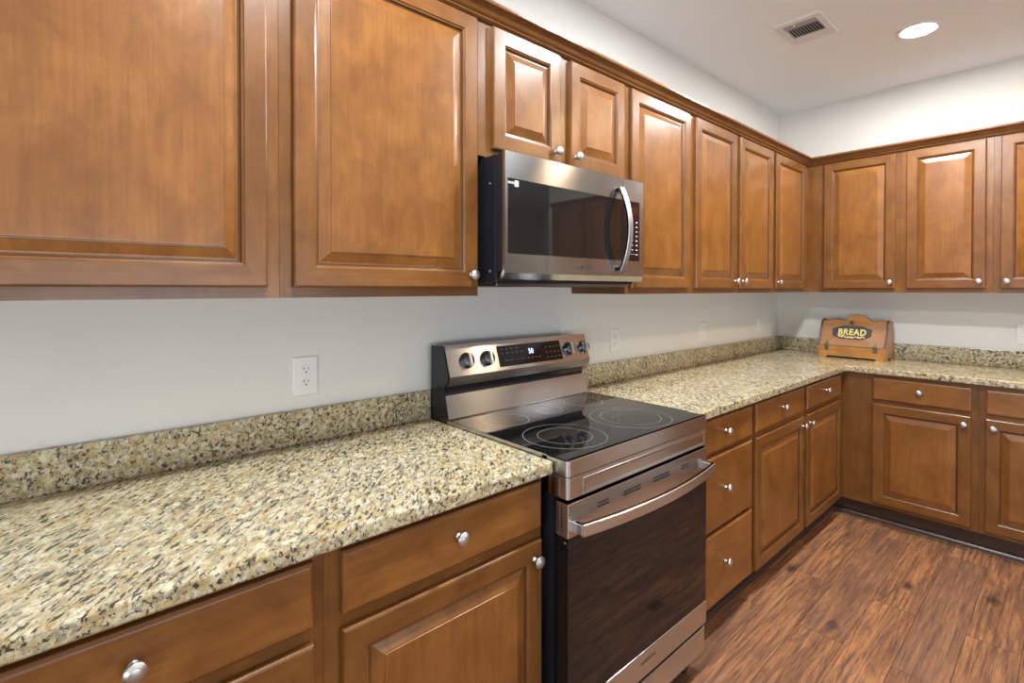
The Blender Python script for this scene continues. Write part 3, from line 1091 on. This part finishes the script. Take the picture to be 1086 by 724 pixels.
# crest board behind the lid with a scalloped top
cx = BW / 2
crest = [(0.0125, 0.130)]
for u, z in ((0.0, .196), (.06, .198), (.12, .2005), (.17, .205), (.22, .2075), (.27, .205), (.32, .200), (.36, .2000), (.39, .205), (.42, .216), (.45, .226), (.48, .230),
             (.52, .2315), (.62, .2315), (.66, .230), (.69, .224), (.73, .212), (.77, .203), (.81, .1995), (.84, .2005), (.89, .2060), (.93, .2075), (.97, .204), (1.0, .199)):
    crest.append((.0125 + (BW - .025) * u, z))
crest.append((BW - .0125, 0.130))
MB().prism(crest, 1, .0755, .0875).build('crest_board', M['oak'], bb, bevel=0.001)
e = MB()
tops = crest[1:-1]
e.loft([[(x, .0748, z - .0012) for x, z in tops], [(x, .0748, z + .0010) for x, z in tops], [(x, .0882, z + .0010) for x, z in tops], [(x, .0882, z - .0012) for x, z in tops]], closed=False, cap0=False, cap1=False)
e.build('crest_edge', M['oak_edge'], bb)
MB().box(.0125, BW - .0125, .068, .0765, .184, .196).build('top_rail', M['oak'], bb)
MB().box(.0125, BW - .0125, BD - .012, BD - .002, .001, .198).build('back_board', M['oak_side'], bb)
MB().box(.0125, BW - .0125, .0885, BD - .012, .188, .196).build('top_board', M['oak'], bb)
# plaque: scalloped oval
pl = MB()
A, B = 0.115, 0.0385
mid_x, mid_t = BW * 0.492, LL * 0.575


def oval(s, n=48):
    o = []
    for i in range(n):
        a = 2 * PI * i / n
        r = 1 + 0.045 * math.cos(8 * a + PI) * (1 if math.sin(a) > -.2 else .3)
        ca, sa = math.cos(a), math.sin(a)
        o.append((mid_x + A * s * r * math.copysign(abs(ca) ** .8, ca), mid_t + B * s * r * math.copysign(abs(sa) ** .8, sa)))
    return o


pl.loft([[on_lid(x, t, o) for x, t in oval(s)] for s, o in ((1.04, .0002), (1.04, .0022), (0.95, .0022), (0.945, .0008))], smooth=False)
pq = pl.build('plaque', M['sign'], lid)
pl = MB()
pl.loft([[on_lid(x, t, o) for x, t in oval(s)] for s, o in ((0.96, .0022), (1.04, .0024), (1.045, .0012))], cap0=False, cap1=False, smooth=False)
pl.build('plaque_edge', M['oak_edge'], lid)
lr = math.atan2(lout.z, -lout.y)
p = on_lid(mid_x + .002, mid_t + .001, .0014)
text('lettering', 'BREAD', 0.047, 0.001, p, M['sign_gold'], lid, 1.08, 0.0014, 1.12, (-lr, 0, 0))
fl = MB()
random.seed(11)
for i in range(26):
    u = (i + 0.5) / 26 * 2 - 1
    x = mid_x + u * .078 + random.uniform(-.003, .003)
    t = mid_t - .022 - (1 - abs(u) ** 1.6) * .008 + random.uniform(-.004, .004)
    fl.lathe([(0, random.uniform(.0035, .006)), (.0006, .004), (.0009, .0003)], on_lid(x, t, .0010), lout, 7)
fl.build('painted_flowers', M['sign_flower'], lid)
fl = MB()
for i in range(12):
    u = (i + 0.5) / 12 * 2 - 1
    x = mid_x + u * .088 + random.uniform(-.004, .004)
    t = mid_t - .013 + random.uniform(-.007, .005)
    fl.lathe([(0, random.uniform(.002, .004)), (.0008, .002), (.0010, .0003)], on_lid(x, t, .0010), lout, 6)
fl.build('painted_leaves', M['sign_leaf'], lid)
MB().lathe([(0, .0055), (.005, .005), (.008, .0095), (.013, .0118), (.018, .0100), (.0215, .0055), (.0225, .0003)], on_lid(cx - .006, LL * .985, 0), lout, 18).build('lid_knob', M['knob_wood'], lid)
for x in (.058, BW - .058):
    hq = MB()
    hq.loft([[on_lid(x + dx * s, t, o) for dx, t in ((-.0125, .001), (.0125, .001), (.010, .010), (.004, .014), (.0035, .026), (-.0035, .026), (-.004, .014), (-.010, .010))] for s, o in ((1, .0002), (1, .0022))], smooth=False)
    hq.prism([(x - .0125, .066), (x + .0125, .066), (x + .011, .040), (x - .011, .040)], 1, -.0018, .0012)
    hq.lathe([(0, .003), (.026, .003)], (x - .013, -.0015, .0665), (1, 0, 0), 10)
    hq.build('hinge', M['pewter'], bb)

# ------------------------------------------------------------------ ceiling vent and downlights
vt = empty('ceiling_vent', (-1.335, -0.633, CEIL_Z))
tag(vt, 'white square air vent with dark louvres in the ceiling', 'vent')
VW, VD = 0.150, 0.112
f = MB()
ring_o = lambda s, z: [(-VW + s, -VD + s, z), (VW - s, -VD + s, z), (VW - s, VD - s, z), (-VW + s, VD - s, z)]
f.loft([ring_o(0, -.0003), ring_o(0, -.003), ring_o(.006, -.009), ring_o(.033, -.011), ring_o(.036, -.002)], cap0=False, cap1=False, smooth=False)
f.build('vent_frame', M['vent_white'], vt)
ix, iy = VW - .034, VD - .034
MB().box(-ix, ix, -iy, iy, -.0030, -.0004).build('vent_cavity', M['vent_dark'], vt)
MB().box(-ix, -ix + .055, -iy, iy, -.0095, -.003).build('damper_plate', M['vent_grey'], vt)
MB().box(ix - .055, ix, -iy, iy, -.0095, -.003).build('blank_plate', M['vent_white'], vt)
MB().box(-ix + .012, -ix + .016, .020, .028, -.019, -.009).build('damper_lever', M['vent_white'], vt)
for i in range(11):
    y = -iy + 2 * iy * (i + .5) / 11
    s = MB()
    s.prism([(y - .0030, -.0105), (y - .0015, -.0105), (y + .0030, -.0035), (y + .0015, -.0035)], 0, -ix + .056, ix - .056)
    s.build('louvre', M['vent_white'], vt)
for x, y, colour, strength, label in DOWNLIGHTS:
    dl = empty('ceiling_light', (x, y, CEIL_Z))
    tag(dl, label, 'ceiling light', 'recessed downlights')
    MB().lathe([(-.0002, .098), (.004, .097), (.007, .090), (.0045, .080)], (0, 0, 0), (0, 0, -1), 40).build('trim_ring', M['vent_white'], dl)
    MB().lathe([(.0040, .0800), (.0062, .0600), (.0070, .0002)], (0, 0, 0), (0, 0, -1), 40).build('lens', lens_material('glowing_lens', colour, strength), dl)
